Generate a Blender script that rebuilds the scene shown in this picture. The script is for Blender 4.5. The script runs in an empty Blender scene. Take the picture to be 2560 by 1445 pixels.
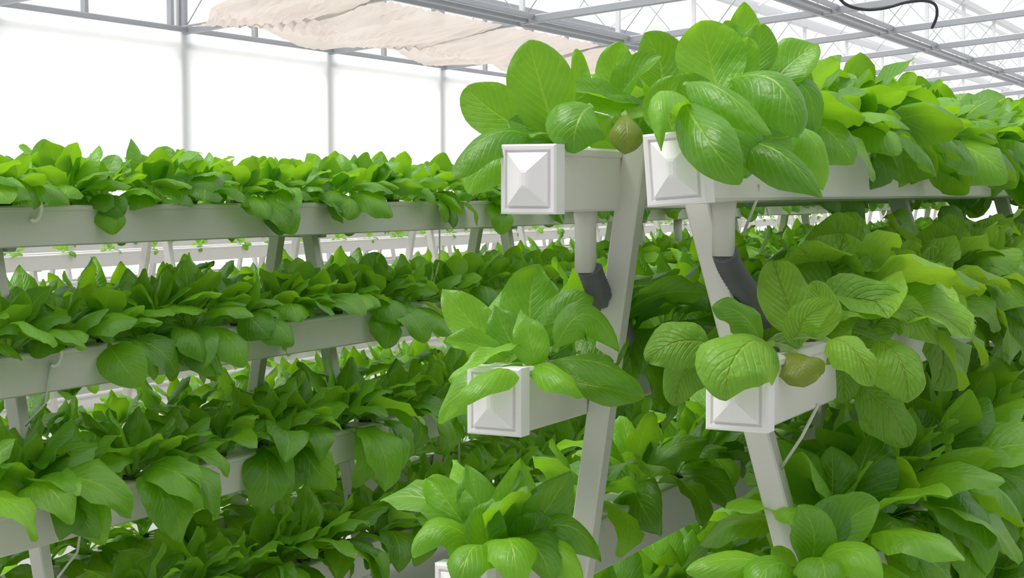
import bpy, bmesh, math, random
import numpy as np
from mathutils import Vector, Matrix

random.seed(7)
rng = np.random.default_rng(11)
C = bpy.context.scene.collection
SC = bpy.context.scene

# ------------------------------------------------------------------ camera
EYE = 1.50
F = 4000.0                       # focal length in pixels of a 2560 wide frame
TH = math.radians(26.8)          # the rack rows run 26.8 degrees to the right of the view
PITCH = math.atan(242.5 / F)
cam_d = bpy.data.cameras.new('camera')
cam_d.sensor_width = 36.0
cam_d.lens = 36.0 * F / 2560.0
cam_d.clip_end = 500
cam = bpy.data.objects.new('camera', cam_d)
C.objects.link(cam)
cam.location = (0, 0, EYE)
cam.rotation_euler = (math.pi / 2 - PITCH, 0, TH)
SC.camera = cam
CAM = Vector((0, 0, EYE))
FWD = Vector((-math.sin(TH) * math.cos(PITCH), math.cos(TH) * math.cos(PITCH), -math.sin(PITCH)))
RIGHT = Vector((math.cos(TH), math.sin(TH), 0))
UP = RIGHT.cross(FWD)

# ------------------------------------------------------------------ light
world = bpy.data.worlds.new('overcast_sky')
SC.world = world
world.use_nodes = True
bg = world.node_tree.nodes['Background']
bg.inputs['Color'].default_value = (0.95, 0.975, 1.0, 1)
bg.inputs['Strength'].default_value = 1.25
sun_d = bpy.data.lights.new('hazy_sun', 'SUN')
sun_d.energy = 3.4
sun_d.angle = math.radians(35)
sun_d.color = (1.0, 0.97, 0.92)
sun = bpy.data.objects.new('hazy_sun', sun_d)
C.objects.link(sun)
sun.rotation_euler = Vector((0.34, 0.28, -0.90)).to_track_quat('-Z', 'Y').to_euler()
SC.view_settings.view_transform = 'Standard'
SC.view_settings.look = 'None'
SC.view_settings.gamma = 1.0
SC.view_settings.use_curve_mapping = False
SC.view_settings.exposure = 0.0
SC.cycles.max_bounces = 8
SC.cycles.transparent_max_bounces = 40
SC.cycles.transmission_bounces = 6
SC.cycles.caustics_reflective = False
SC.cycles.caustics_refractive = False


def ray(px, py):
    return FWD + RIGHT * ((px - 1280.0) / F) + UP * ((722.5 - py) / F)


def at(px, py, d):
    return CAM + ray(px, py) * d


def on_x(px, py, x0):
    r = ray(px, py)
    return CAM + r * (x0 / r.x)


def on_y(px, py, y0):
    r = ray(px, py)
    return CAM + r * (y0 / r.y)


def project(p):
    v = Vector(p) - CAM
    d = v.dot(FWD)
    if d < 0.05:
        return -1e6, -1e6, d
    return 1280 + F * v.dot(RIGHT) / d, 722.5 - F * v.dot(UP) / d, d


# ------------------------------------------------------------------ materials
def new_mat(name):
    m = bpy.data.materials.new(name)
    m.use_nodes = True
    nt = m.node_tree
    nt.nodes.clear()
    out = nt.nodes.new('ShaderNodeOutputMaterial')
    return m, nt, out


def N(nt, kind, **kw):
    n = nt.nodes.new(kind)
    for k, v in kw.items():
        setattr(n, k, v)
    return n


def plain(name, col, rough=0.5, metal=0.0, noise=0.06, scale=12.0, bump=0.0, spec=0.5):
    m, nt, out = new_mat(name)
    p = N(nt, 'ShaderNodeBsdfPrincipled')
    p.inputs['Roughness'].default_value = rough
    p.inputs['Metallic'].default_value = metal
    p.inputs['Specular IOR Level'].default_value = spec
    tc = N(nt, 'ShaderNodeTexCoord')
    no = N(nt, 'ShaderNodeTexNoise')
    no.inputs['Scale'].default_value = scale
    no.inputs['Detail'].default_value = 4
    nt.links.new(tc.outputs['Object'], no.inputs['Vector'])
    mx = N(nt, 'ShaderNodeMix', data_type='RGBA')
    mx.inputs[6].default_value = tuple(c * (1 - noise) for c in col) + (1,)
    mx.inputs[7].default_value = tuple(min(1, c * (1 + noise)) for c in col) + (1,)
    nt.links.new(no.outputs['Fac'], mx.inputs[0])
    nt.links.new(mx.outputs[2], p.inputs['Base Color'])
    if bump:
        b = N(nt, 'ShaderNodeBump')
        b.inputs['Strength'].default_value = bump
        b.inputs['Distance'].default_value = 0.01
        nt.links.new(no.outputs['Fac'], b.inputs['Height'])
        nt.links.new(b.outputs['Normal'], p.inputs['Normal'])
    nt.links.new(p.outputs[0], out.inputs[0])
    return m


def sheet_mat(name, col, trans, transl, rough=0.4, noise=0.03, scale=2.0):
    """film, glass or cloth: part see-through, part diffusing, rest plain diffuse"""
    m, nt, out = new_mat(name)
    tr = N(nt, 'ShaderNodeBsdfTransparent')
    tr.inputs[0].default_value = (0.97, 0.985, 0.98, 1)
    tl = N(nt, 'ShaderNodeBsdfTranslucent')
    df = N(nt, 'ShaderNodeBsdfDiffuse')
    tc = N(nt, 'ShaderNodeTexCoord')
    no = N(nt, 'ShaderNodeTexNoise')
    no.inputs['Scale'].default_value = scale
    nt.links.new(tc.outputs['Object'], no.inputs['Vector'])
    mx = N(nt, 'ShaderNodeMix', data_type='RGBA')
    mx.inputs[6].default_value = tuple(c * (1 - noise) for c in col) + (1,)
    mx.inputs[7].default_value = tuple(min(1, c * (1 + noise)) for c in col) + (1,)
    nt.links.new(no.outputs['Fac'], mx.inputs[0])
    nt.links.new(mx.outputs[2], tl.inputs[0])
    nt.links.new(mx.outputs[2], df.inputs[0])
    m1 = N(nt, 'ShaderNodeMixShader')
    m1.inputs[0].default_value = transl
    nt.links.new(df.outputs[0], m1.inputs[1])
    nt.links.new(tl.outputs[0], m1.inputs[2])
    m2 = N(nt, 'ShaderNodeMixShader')
    m2.inputs[0].default_value = trans
    nt.links.new(m1.outputs[0], m2.inputs[1])
    nt.links.new(tr.outputs[0], m2.inputs[2])
    nt.links.new(m2.outputs[0], out.inputs[0])
    return m


def glass_mat(name):
    m, nt, out = new_mat(name)
    tr = N(nt, 'ShaderNodeBsdfTransparent')
    tr.inputs[0].default_value = (0.997, 0.999, 0.998, 1)
    gl = N(nt, 'ShaderNodeBsdfGlossy')
    gl.inputs['Roughness'].default_value = 0.08
    mx = N(nt, 'ShaderNodeMixShader')
    mx.inputs[0].default_value = 0.02
    nt.links.new(tr.outputs[0], mx.inputs[1])
    nt.links.new(gl.outputs[0], mx.inputs[2])
    nt.links.new(mx.outputs[0], out.inputs[0])
    return m


def leaf_mat(name, lo, hi, glow, rough=0.38, vein=0.5, bump=0.32, transl=0.40, blister=60.0):
    """leaf blade with pale midrib, side veins and a petiole; each leaf has its own green"""
    m, nt, out = new_mat(name)
    L = nt.links.new

    def M(op, a, b=None, c=None):
        n = N(nt, 'ShaderNodeMath', operation=op)
        for i, x in enumerate((a, b, c)):
            if x is None:
                continue
            if hasattr(x, 'links'):
                L(x, n.inputs[i])
            else:
                n.inputs[i].default_value = x
        return n.outputs[0]

    uv = N(nt, 'ShaderNodeUVMap')
    sp = N(nt, 'ShaderNodeSeparateXYZ')
    L(uv.outputs[0], sp.inputs[0])
    u, v = sp.outputs[0], sp.outputs[1]
    a = M('ABSOLUTE', M('SUBTRACT', u, 0.5))                   # 0 at the midrib, .5 at the rim
    rib_w = M('ADD', 0.012, M('MULTIPLY', 0.04, M('SUBTRACT', 1.0, v)))
    rib = M('SUBTRACT', 1.0, M('SMOOTH_MIN', 1.0, M('DIVIDE', a, rib_w), 0.3))
    rib = M('MAXIMUM', rib, 0.0)
    ph = M('SUBTRACT', M('MULTIPLY', v, 42.0), M('MULTIPLY', a, 26.0))
    sv = M('POWER', M('ABSOLUTE', M('COSINE', ph)), 14.0)
    sv = M('MULTIPLY', sv, M('SUBTRACT', 0.9, a))
    veins = M('MINIMUM', M('ADD', rib, M('MULTIPLY', sv, 0.45)), 1.0)
    # random green per leaf, whether it is an object or an island of one mesh
    oi = N(nt, 'ShaderNodeObjectInfo')
    ge = N(nt, 'ShaderNodeNewGeometry')
    rnd = M('FRACT', M('ADD', oi.outputs['Random'], ge.outputs['Random Per Island']))
    tc = N(nt, 'ShaderNodeTexCoord')
    no = N(nt, 'ShaderNodeTexNoise')
    no.inputs['Scale'].default_value = 16.0
    no.inputs['Detail'].default_value = 3.0
    L(tc.outputs['Object'], no.inputs['Vector'])
    fac = M('ADD', M('MULTIPLY', rnd, 0.75), M('MULTIPLY', M('SUBTRACT', no.outputs['Fac'], 0.4), 0.6))
    fac = M('MINIMUM', M('MAXIMUM', fac, 0.0), 1.0)
    base = N(nt, 'ShaderNodeMix', data_type='RGBA')
    base.inputs[6].default_value = lo + (1,)
    base.inputs[7].default_value = hi + (1,)
    L(fac, base.inputs[0])
    pale = (min(1, hi[0] * 2.3), min(1, hi[1] * 1.45), min(1, hi[2] * 3.0), 1)
    wv = N(nt, 'ShaderNodeMix', data_type='RGBA')
    L(M('MULTIPLY', veins, vein), wv.inputs[0])
    L(base.outputs[2], wv.inputs[6])
    wv.inputs[7].default_value = pale
    pet = M('MINIMUM', M('MAXIMUM', M('MULTIPLY', M('SUBTRACT', 0.3, v), 9.0), 0.0), 1.0)
    wp = N(nt, 'ShaderNodeMix', data_type='RGBA')
    L(pet, wp.inputs[0])
    L(wv.outputs[2], wp.inputs[6])
    wp.inputs[7].default_value = (0.30, 0.50, 0.13, 1)
    # paler underside
    un = N(nt, 'ShaderNodeMix', data_type='RGBA')
    L(M('MULTIPLY', ge.outputs['Backfacing'], 0.3), un.inputs[0])
    L(wp.outputs[2], un.inputs[6])
    un.inputs[7].default_value = (0.22, 0.42, 0.10, 1)
    # blistered relief
    vo = N(nt, 'ShaderNodeTexNoise')
    vo.inputs['Scale'].default_value = blister
    vo.inputs['Detail'].default_value = 2.0
    L(tc.outputs['Object'], vo.inputs['Vector'])
    h = M('SUBTRACT', vo.outputs['Fac'], M('MULTIPLY', veins, 0.5))
    bp = N(nt, 'ShaderNodeBump')
    bp.inputs['Strength'].default_value = bump
    bp.inputs['Distance'].default_value = 0.009
    L(h, bp.inputs['Height'])
    p = N(nt, 'ShaderNodeBsdfPrincipled')
    p.inputs['Roughness'].default_value = rough
    p.inputs['Specular IOR Level'].default_value = 0.7
    L(un.outputs[2], p.inputs['Base Color'])
    L(bp.outputs['Normal'], p.inputs['Normal'])
    tl = N(nt, 'ShaderNodeBsdfTranslucent')
    gm = N(nt, 'ShaderNodeMix', data_type='RGBA', blend_type='MULTIPLY')
    gm.inputs[0].default_value = 1.0
    gm.inputs[6].default_value = glow + (1,)
    bri = N(nt, 'ShaderNodeMix', data_type='RGBA')
    L(fac, bri.inputs[0])
    bri.inputs[6].default_value = (0.75, 0.8, 0.75, 1)
    bri.inputs[7].default_value = (1, 1, 1, 1)
    L(bri.outputs[2], gm.inputs[7])
    L(gm.outputs[2], tl.inputs[0])
    ms = N(nt, 'ShaderNodeMixShader')
    ms.inputs[0].default_value = transl
    L(p.outputs[0], ms.inputs[1])
    L(tl.outputs[0], ms.inputs[2])
    L(ms.outputs[0], out.inputs[0])
    return m


M_PVC = plain('white_pvc', (0.69, 0.67, 0.64), 0.38, noise=0.03, scale=5)
M_CAP = plain('white_cap_plastic', (0.84, 0.82, 0.83), 0.35, noise=0.02, scale=9)
M_HOSE = plain('grey_ribbed_hose', (0.135, 0.138, 0.155), 0.55, noise=0.12, scale=30)
M_TUBE = plain('clear_drip_tube', (0.62, 0.66, 0.56), 0.3, noise=0.03)
M_LOOP = plain('white_loop_plastic', (0.86, 0.86, 0.84), 0.35, noise=0.02)
M_PLUG = plain('dark_grow_plug', (0.09, 0.08, 0.055), 0.9, noise=0.4, scale=80, bump=0.5)
M_STEEL = plain('galvanised_steel', (0.40, 0.41, 0.44), 0.45, metal=0.35, noise=0.08, scale=3)
M_DARK = plain('dark_steel', (0.17, 0.18, 0.21), 0.5, metal=0.3, noise=0.1, scale=3)
M_WHITE = plain('white_coated_steel', (0.78, 0.78, 0.80), 0.5, noise=0.03)
M_CABLE = plain('black_cable', (0.03, 0.03, 0.035), 0.6)
M_FLOOR = plain('pale_ground_cloth', (0.5, 0.5, 0.48), 0.8, noise=0.1, scale=1.5)
M_LIGHT_BLOCK = plain('grey_light_blocking_panel', (0.34, 0.35, 0.35), 0.6, noise=0.06, scale=.8)  # invented opaque finish for unseen walls, cuts side and frontal light
M_EARTH = plain('pale_gravel', (0.62, 0.60, 0.57), 0.9, noise=0.15, scale=0.6)
M_FILM = sheet_mat('milky_film', (0.95, 0.955, 0.96), 0.28, 0.95)
M_GLASS = glass_mat('roof_glass')
M_CLOTH = sheet_mat('beige_shade_cloth', (0.72, 0.64, 0.585), 0.06, 0.45, noise=0.12, scale=1.3)
M_CHOI = leaf_mat('pak_choi_leaf', (0.055, 0.200, 0.008), (0.225, 0.52, 0.028), (0.44, 0.84, 0.022))
M_PALE = leaf_mat('pale_crinkled_leaf', (0.105, 0.29, 0.014), (0.265, 0.52, 0.040), (0.50, 0.82, 0.04),
                  rough=0.5, vein=0.45, bump=0.9, blister=45.0)
M_OLIVE = leaf_mat('ageing_olive_leaf', (0.170, 0.235, 0.022), (0.215, 0.285, 0.035), (0.40, 0.5, 0.04), vein=0.2)


# ------------------------------------------------------------------ object helpers
def link(o, parent=None):
    C.objects.link(o)
    if parent is not None:
        o.parent = parent
    return o


def mesh_obj(name, me, mat, parent=None):
    o = bpy.data.objects.new(name, me)
    if mat and not me.materials:
        me.materials.append(mat)
    return link(o, parent)


def bm_obj(name, bm, mat, parent=None, smooth=False):
    me = bpy.data.meshes.new(name)
    bmesh.ops.recalc_face_normals(bm, faces=bm.faces[:])
    bm.to_mesh(me)
    bm.free()
    if smooth:
        me.polygons.foreach_set('use_smooth', [True] * len(me.polygons))
    return mesh_obj(name, me, mat, parent)


def tag(o, label=None, cat=None, group=None, kind=None):
    if label:
        o['label'] = label
    if cat:
        o['category'] = cat
    if group:
        o['group'] = group
    if kind:
        o['kind'] = kind
    return o


def empty(name, loc, label=None, cat=None, group=None, kind=None):
    o = bpy.data.objects.new(name, None)
    o.empty_display_size = 0.1
    o.location = loc
    link(o)
    return tag(o, label, cat, group, kind)


def beam(bm, p0, p1, w, h, up=Vector((0, 0, 1)), bevel=0.0):
    """square bar from p0 to p1: w across, h along up"""
    p0, p1 = Vector(p0), Vector(p1)
    t = (p1 - p0).normalized()
    if abs(t.dot(up)) > 0.98:
        up = Vector((0, 1, 0))
    s = t.cross(up).normalized()
    n = s.cross(t)
    b = min(bevel, w * .4, h * .4)
    if b > 0:
        prof = [(-w/2+b, -h/2), (w/2-b, -h/2), (w/2, -h/2+b), (w/2, h/2-b), (w/2-b, h/2), (-w/2+b, h/2), (-w/2, h/2-b), (-w/2, -h/2+b)]
    else:
        prof = [(-w/2, -h/2), (w/2, -h/2), (w/2, h/2), (-w/2, h/2)]
    r0 = [bm.verts.new(p0 + s * a + n * c) for a, c in prof]
    r1 = [bm.verts.new(p1 + s * a + n * c) for a, c in prof]
    k = len(prof)
    for i in range(k):
        bm.faces.new((r0[i], r0[(i+1) % k], r1[(i+1) % k], r1[i]))
    bm.faces.new(r0[::-1])
    bm.faces.new(r1)


def tube(bm, pts, rad, seg=8, closed=False, cap=True):
    """round tube through pts; rad a number or one per point"""
    pts = [Vector(p) for p in pts]
    n = len(pts)
    rings = []
    ref = None
    for i, p in enumerate(pts):
        a = pts[(i-1) % n] if (closed or i > 0) else p
        b = pts[(i+1) % n] if (closed or i < n-1) else p
        t = (b - a).normalized()
        if ref is None:
            ref = t.cross(Vector((0.31, 0.77, 0.55))).normalized()
        s = (ref - t * ref.dot(t)).normalized()
        ref = s
        q = t.cross(s)
        r = rad[i] if hasattr(rad, '__len__') else rad
        rings.append([bm.verts.new(p + (s * math.cos(2*math.pi*k/seg) + q * math.sin(2*math.pi*k/seg)) * r) for k in range(seg)])
    m = n if closed else n - 1
    for i in range(m):
        A, B = rings[i], rings[(i+1) % n]
        for k in range(seg):
            bm.faces.new((A[k], A[(k+1) % seg], B[(k+1) % seg], B[k]))
    if cap and not closed:
        bm.faces.new(rings[0][::-1])
        bm.faces.new(rings[-1])


def quad_obj(name, pts, mat, parent=None):
    me = bpy.data.meshes.new(name)
    me.from_pydata([tuple(p) for p in pts], [], [tuple(range(len(pts)))])
    return mesh_obj(name, me, mat, parent)


# ------------------------------------------------------------------ the greenhouse
U0, U1 = -5.9, 58.0          # along the rows
VW, VR = -12.0, 6.0          # left film wall, unseen right wall, opaque against side light


def Ht(v):                    # height of the tie beams: they climb gently away from the film wall
    return EYE + 1.9 + 0.09 * min(12 + v, 12.0)


fl = bmesh.new()
bmesh.ops.create_grid(fl, x_segments=1, y_segments=1, size=0.5)
for v in fl.verts:
    v.co.x = VW - .3 + (v.co.x + .5) * (VR - VW + .6)
    v.co.y = U0 - .3 + (v.co.y + .5) * (U1 - U0 + .6)
r = bmesh.ops.extrude_face_region(fl, geom=fl.faces[:])
for g in r['geom']:
    if isinstance(g, bmesh.types.BMVert):
        g.co.z -= 0.1
floor = bm_obj('floor', fl, M_FLOOR)
tag(floor, 'pale ground cloth under the growing racks', kind='structure')
gr = bmesh.new()
bmesh.ops.create_grid(gr, x_segments=1, y_segments=1, size=160)
ground = bm_obj('ground', gr, M_EARTH)
ground.location = (0, 20, -0.12)
tag(ground, 'pale open ground outside the film wall', kind='structure')

POST = [15.2 + 3.1 * k for k in range(-6, 14)]
wall = empty('wall_left', (VW, 0, 0), 'milky film side wall with pale posts and a grey rail', kind='structure')


def in_wall(o, name='panel'):
    o.parent = wall
    o.matrix_parent_inverse = Matrix.Translation((-VW, 0, 0))
    return o


zr = EYE + 1.9                # the grey rail
ztop = EYE + 3.0
pm = bmesh.new(); beam(pm, (0, 0, 0), (0, 0, ztop), .11, .16, bevel=.01)
post0 = bm_obj('post', pm, M_WHITE); C.objects.unlink(post0)
mm = bmesh.new(); beam(mm, (0, 0, zr), (0, 0, ztop), .06, .06)
mul0 = bm_obj('mullion', mm, M_STEEL); C.objects.unlink(mul0)
fm = bmesh.new(); beam(fm, (0, 0, zr / 2), (0, 3.1, zr / 2), .006, zr - .02)
film0 = bm_obj('film_panel', fm, M_FILM); C.objects.unlink(film0)
gm_ = bmesh.new(); beam(gm_, (0, .03, (zr + ztop) / 2), (0, 3.07, (zr + ztop) / 2), .006, ztop - zr - .04)
gl0 = bm_obj('glass_panel', gm_, M_GLASS); C.objects.unlink(gl0)
for i, y in enumerate(POST):
    o = post0.copy(); C.objects.link(o); o.location = (VW - .10, y, 0); in_wall(o)
    o = mul0.copy(); C.objects.link(o); o.location = (VW, y, 0); in_wall(o)
    if y + 3.1 <= U1 + .2:
        o = mul0.copy(); C.objects.link(o); o.location = (VW, y - 0.25, 0); in_wall(o)
        o = mul0.copy(); C.objects.link(o); o.location = (VW, y + 1.4, 0); in_wall(o)
        o = film0.copy(); C.objects.link(o); o.location = (VW, y, 0); in_wall(o)
        o = gl0.copy(); C.objects.link(o); o.location = (VW - .05, y, 0); in_wall(o)
b = bmesh.new(); beam(b, (VW + .05, U0, zr), (VW + .05, U1, zr), .06, .062, bevel=.01)
in_wall(bm_obj('rail', b, M_STEEL))
b = bmesh.new(); beam(b, (VW - .06, U0, EYE + 1.72), (VW - .06, U1, EYE + 1.72), .05, .07)
in_wall(bm_obj('film_rail', b, M_WHITE))
b = bmesh.new(); beam(b, (VW, U0, ztop), (VW, U1, ztop), .2, .14)
in_wall(bm_obj('eave_gutter', b, M_STEEL))

for nm, lab, pts in (('wall_right', 'unseen side wall across the aisle, grey and opaque to hold back light', [(VR, U0, 0), (VR, U1, 0), (VR, U1, 5.6), (VR, U0, 5.6)]),
                     ('wall_back', 'milky film end wall beyond the racks', [(VW, U1, 0), (VR, U1, 0), (VR, U1, 5.6), (VW, U1, 5.6)]),
                     ('wall_front', 'unseen end wall behind the viewer, opaque grey against frontal light', [(VW, U0, 0), (VR, U0, 0), (VR, U0, 5.6), (VW, U0, 5.6)])):
    b = bmesh.new()
    p0, p1 = Vector(pts[0]), Vector(pts[1])
    up = Vector((0, 0, 2.8))
    beam(b, p0 + up, p1 + up, .008, 5.6)
    o = bm_obj(nm, b, M_FILM if nm == 'wall_back' else M_LIGHT_BLOCK)  # right and front walls are opaque only to block light
    tag(o, lab, kind='structure')
    n_ = int((p1 - p0).length / 3.1)
    for k in range(n_ + 1):
        q = p0 + (p1 - p0) * (k / n_)
        b = bmesh.new(); beam(b, q, q + Vector((0, 0, 5.6)), .1, .1)
        bm_obj('post', b, M_WHITE, o)

# roof: bays between trusses, glass on glazing bars, tie beams and trusses below
roof = empty('ceiling', (0, 0, 0), 'glass roof over grey trusses, tie beams and thin braces', kind='structure')
BAYS = [-12.0, -9.1, -6.06, -3.0, 0.0, 3.0, 6.0]
ys = [p for p in POST]


def gut(v):
    return Ht(v) + 1.1


for a, c in zip(BAYS[:-1], BAYS[1:]):
    mid = (a + c) / 2
    zr_ = max(gut(a), gut(c)) + 0.62
    for v0, v1, z0, z1 in ((a, mid, gut(a), zr_), (mid, c, zr_, gut(c))):
        me = bpy.data.meshes.new('glass_pane')
        me.from_pydata([(v0, .02, z0), (v1, .02, z1), (v1, 3.08, z1), (v0, 3.08, z0)], [], [(0, 1, 2, 3)])
        me.materials.append(M_GLASS)
        bb = bmesh.new(); beam(bb, (v0, 0, z0), (v1, 0, z1), .03, .04)
        mb = bpy.data.meshes.new('glazing_bar'); bb.to_mesh(mb); bb.free(); mb.materials.append(M_WHITE)
        for y in ys:
            if y + 3.1 > U1 + .3:
                continue
            o = bpy.data.objects.new('glass_pane', me); o.location = (0, y, 0); link(o, roof)
            if ys.index(y) % 2:
                continue
            o = bpy.data.objects.new('glazing_bar', mb); o.location = (0, y, 0); link(o, roof)
    b = bmesh.new(); beam(b, (mid, U0, zr_), (mid, U1, zr_), .06, .08)
    bm_obj('ridge_bar', b, M_WHITE, roof)

for v in BAYS[1:-1]:
    h = Ht(v)
    for dx, dz, w, t in ((-.15, 0.02, .05, .06), (-.05, -.03, .055, .07), (.07, 0.0, .06, .06), (.17, .05, .045, .07)):
        b = bmesh.new(); beam(b, (v + dx, U0, h + dz), (v + dx, U1, h + dz), w, t, bevel=.008)
        bm_obj('truss_chord', b, M_STEEL, roof)
    b = bmesh.new(); beam(b, (v, U0, gut(v)), (v, U1, gut(v)), .14, .10)
    bm_obj('roof_gutter', b, M_WHITE, roof)
    b = bmesh.new()
    for y in ys:
        beam(b, (v, y, h), (v, y, gut(v)), .06, .06)
    o = bm_obj('truss_strut', b, M_WHITE, roof); o['kind'] = 'stuff'

for y in ys:
    b = bmesh.new()
    beam(b, (VW, y, Ht(VW)), (0, y, Ht(0)), .09, .10, bevel=.01)
    bm_obj('tie_beam', b, M_STEEL, roof)
    b = bmesh.new()
    beam(b, (0, y, Ht(0)), (VR, y, Ht(VR)), .09, .10, bevel=.01)
    bm_obj('tie_beam', b, M_STEEL, roof)
    b = bmesh.new()
    for a, c in zip(BAYS[:-1], BAYS[1:]):
        m_ = (a + c) / 2
        zt = max(gut(a), gut(c)) + .55
        tube(b, [(a, y, Ht(a)), (m_, y, zt)], .007, 5)
        tube(b, [(c, y, Ht(c)), (m_, y, zt)], .007, 5)
    o = bm_obj('brace_rod', b, M_STEEL, roof); o['kind'] = 'stuff'

# gathered shade cloth under the first bay
nu, nv = 300, 14
vs, fs = [], []
waves = [(rng.uniform(9, 38), rng.uniform(0, 6.28), rng.uniform(.008, .022), rng.uniform(-.35, .35)) for _ in range(9)]
for i in range(nu + 1):
    for j in range(nv + 1):
        s = j / nv
        v = -11.55 + s * 2.2
        us = 14.75 - 1.9 * s + .12 * math.sin(9 * s)
        u = us + (i / nu) * (24.5 - us)
        z = Ht(v) - .02 + (.25 + .75 * math.sin(math.pi * s)) * sum(a * math.sin(f * (u + k * v) + p) for f, p, a, k in waves) - .10 * math.sin(math.pi * s) + (.10 * (1 - s) ** 6) * math.sin(2.1 * u)
        vs.append((v, u, z))
for i in range(nu):
    for j in range(nv):
        k = i * (nv + 1) + j
        fs.append((k, k + 1, k + nv + 2, k + nv + 1))
me = bpy.data.meshes.new('shade_cloth'); me.from_pydata(vs, [], fs)
me.polygons.foreach_set('use_smooth', [True] * len(me.polygons))
o = mesh_obj('shade_cloth', me, M_CLOTH)
tag(o, 'beige gathered shade cloth hung below the roof beside the film wall', 'shade cloth')

# black cable looped under the roof
b = bmesh.new()
cp = [(2085, -30), (2110, 8), (2160, 24), (2215, 20), (2265, 6), (2310, 2), (2338, 12), (2342, 40), (2330, 70)]
pts = [at(x, y, 17.5 + i * .12) for i, (x, y) in enumerate(cp)]
sm = []
for i in range(len(pts) - 1):
    p_, q_ = pts[max(0, i - 1)], pts[min(len(pts) - 1, i + 2)]
    for t in (0, .25, .5, .75):
        a_, c_ = pts[i], pts[i + 1]
        sm.append(0.5 * ((2 * a_) + (c_ - p_) * t + (2 * p_ - 5 * a_ + 4 * c_ - q_) * t * t + (3 * a_ - p_ - 3 * c_ + q_) * t ** 3))
sm.append(pts[-1])
tube(b, sm, .018, 6)
o = bm_obj('cable', b, M_CABLE, smooth=True)
tag(o, 'black cable drooping in a loop below the glass roof', 'cable')

# ------------------------------------------------------------------ growing racks
CH, CHW = 0.104, 0.086         # channel height and width
CAPS, CAPW = 0.110, 0.097


def channel_mesh(y0, y1):
    """pvc channel with a snapped-on lid that overhangs a little"""
    b = bmesh.new()
    beam(b, (0, y0, -.006), (0, y1, -.006), CHW, CH - .012, bevel=.004)
    beam(b, (0, y0, CH / 2 - .008), (0, y1, CH / 2 - .008), CHW + .006, .016, bevel=.004)
    return b


def cap_mesh():
    """square push-on end cap: flat rim, two steps, then a low pyramid; the face looks along -y"""
    b = bmesh.new()
    h = CAPS / 2
    rings = [(h - .001, .030), (h, .028), (h, -.003), (h - .003, -.006), (h - .0085, -.006), (h - .0095, -.0025), (h - .0125, -.0025),
             (h - .0135, -.0075), (h - .016, -.0085), (.0145, -.0200), (.010, -.0212)]
    prev = None
    for r_, y in rings:
        cur = [b.verts.new((sx * max(r_ - (CAPS - CAPW) / 2, .003), y, sz * r_)) for sx, sz in ((-1, -1), (1, -1), (1, 1), (-1, 1))]
        if prev:
            for k in range(4):
                b.faces.new((prev[k], prev[(k + 1) % 4], cur[(k + 1) % 4], cur[k]))
        prev = cur
    b.faces.new(prev)
    return b


b = cap_mesh()
CAP_ME = bpy.data.meshes.new('end_cap'); bmesh.ops.recalc_face_normals(b, faces=b.faces[:]); b.to_mesh(CAP_ME); b.free()
CAP_ME.materials.append(M_CAP)


def ribbed_hose(bm, pts, r, n=46):
    P = []
    pts = [Vector(p) for p in pts]
    segs = len(pts) - 1
    for i in range(n + 1):
        t = i / n * segs
        k = min(int(t), segs - 1)
        f = t - k
        p_, a_, c_, q_ = pts[max(0, k - 1)], pts[k], pts[k + 1], pts[min(segs, k + 2)]
        P.append(0.5 * ((2 * a_) + (c_ - p_) * f + (2 * p_ - 5 * a_ + 4 * c_ - q_) * f * f + (3 * a_ - p_ - 3 * c_ + q_) * f ** 3))
    tube(bm, P, [r * (1.08 if i % 2 else .90) for i in range(n + 1)], 12)


class Rack:
    def __init__(s, label, y0, y1, chans, legs, frames, ztops):
        """chans: (name, x, z, roll); legs: (x at ztops[0], slope outward per metre down)"""
        s.y0, s.y1 = y0, y1
        cx = sum(c[1] for c in chans) / len(chans)
        s.root = empty('hydroponic_rack', (cx, y0, 0), label, 'growing rack')
        s.off = Vector((-cx, -y0, 0))
        s.ch = {}
        me = None
        for nm, x, z, roll in chans:
            if me is None:
                b = channel_mesh(0, y1 - y0)
                o = bm_obj('channel', b, M_PVC, s.root)
                me = o.data
            else:
                o = bpy.data.objects.new('channel', me); link(o, s.root)
            o.location = Vector((x, y0, z)) + s.off
            o.rotation_euler = (0, roll, 0)
            s.ch[nm] = (x, z, o)
            for yy, rz in ((-.004, 0), (y1 - y0 + .004, math.pi)):
                c = bpy.data.objects.new('end_cap', CAP_ME); link(c, o)
                c.location = (0, yy, 0); c.rotation_euler = (0, 0, rz)
        for y in frames:
            for xt, sl in legs:
                b = bmesh.new()
                p1 = Vector((xt, y, ztops)) + s.off
                p0 = Vector((xt + sl * ztops, y, 0)) + s.off
                beam(b, p0, p1, .042, .036, up=Vector((0, 1, 0)), bevel=.003)
                bm_obj('leg', b, M_PVC, s.root)
            b = bmesh.new()
            xs = [l[0] + l[1] * .10 for l in legs]
            beam(b, Vector((min(xs) - .03, y + .04, ztops - .10)) + s.off, Vector((max(xs) + .03, y + .04, ztops - .10)) + s.off, .03, .03, bevel=.003)
            bm_obj('crosspiece', b, M_PVC, s.root)
            b = bmesh.new()
            xs = [l[0] + l[1] * (ztops - .18) for l in legs]
            beam(b, Vector((min(xs), y + .04, .18)) + s.off, Vector((max(xs), y + .04, .18)) + s.off, .03, .03, bevel=.003)
            bm_obj('crosspiece', b, M_PVC, s.root)

    def add(s, name, bm, mat, parent=None, smooth=True, label=None):
        bmesh.ops.translate(bm, verts=bm.verts[:], vec=s.off)
        o = bm_obj(name, bm, mat, parent or s.root, smooth)
        if parent is not None:
            o.matrix_parent_inverse = Matrix.Identity(4)
        if label:
            o['label'] = label
        return o


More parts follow.
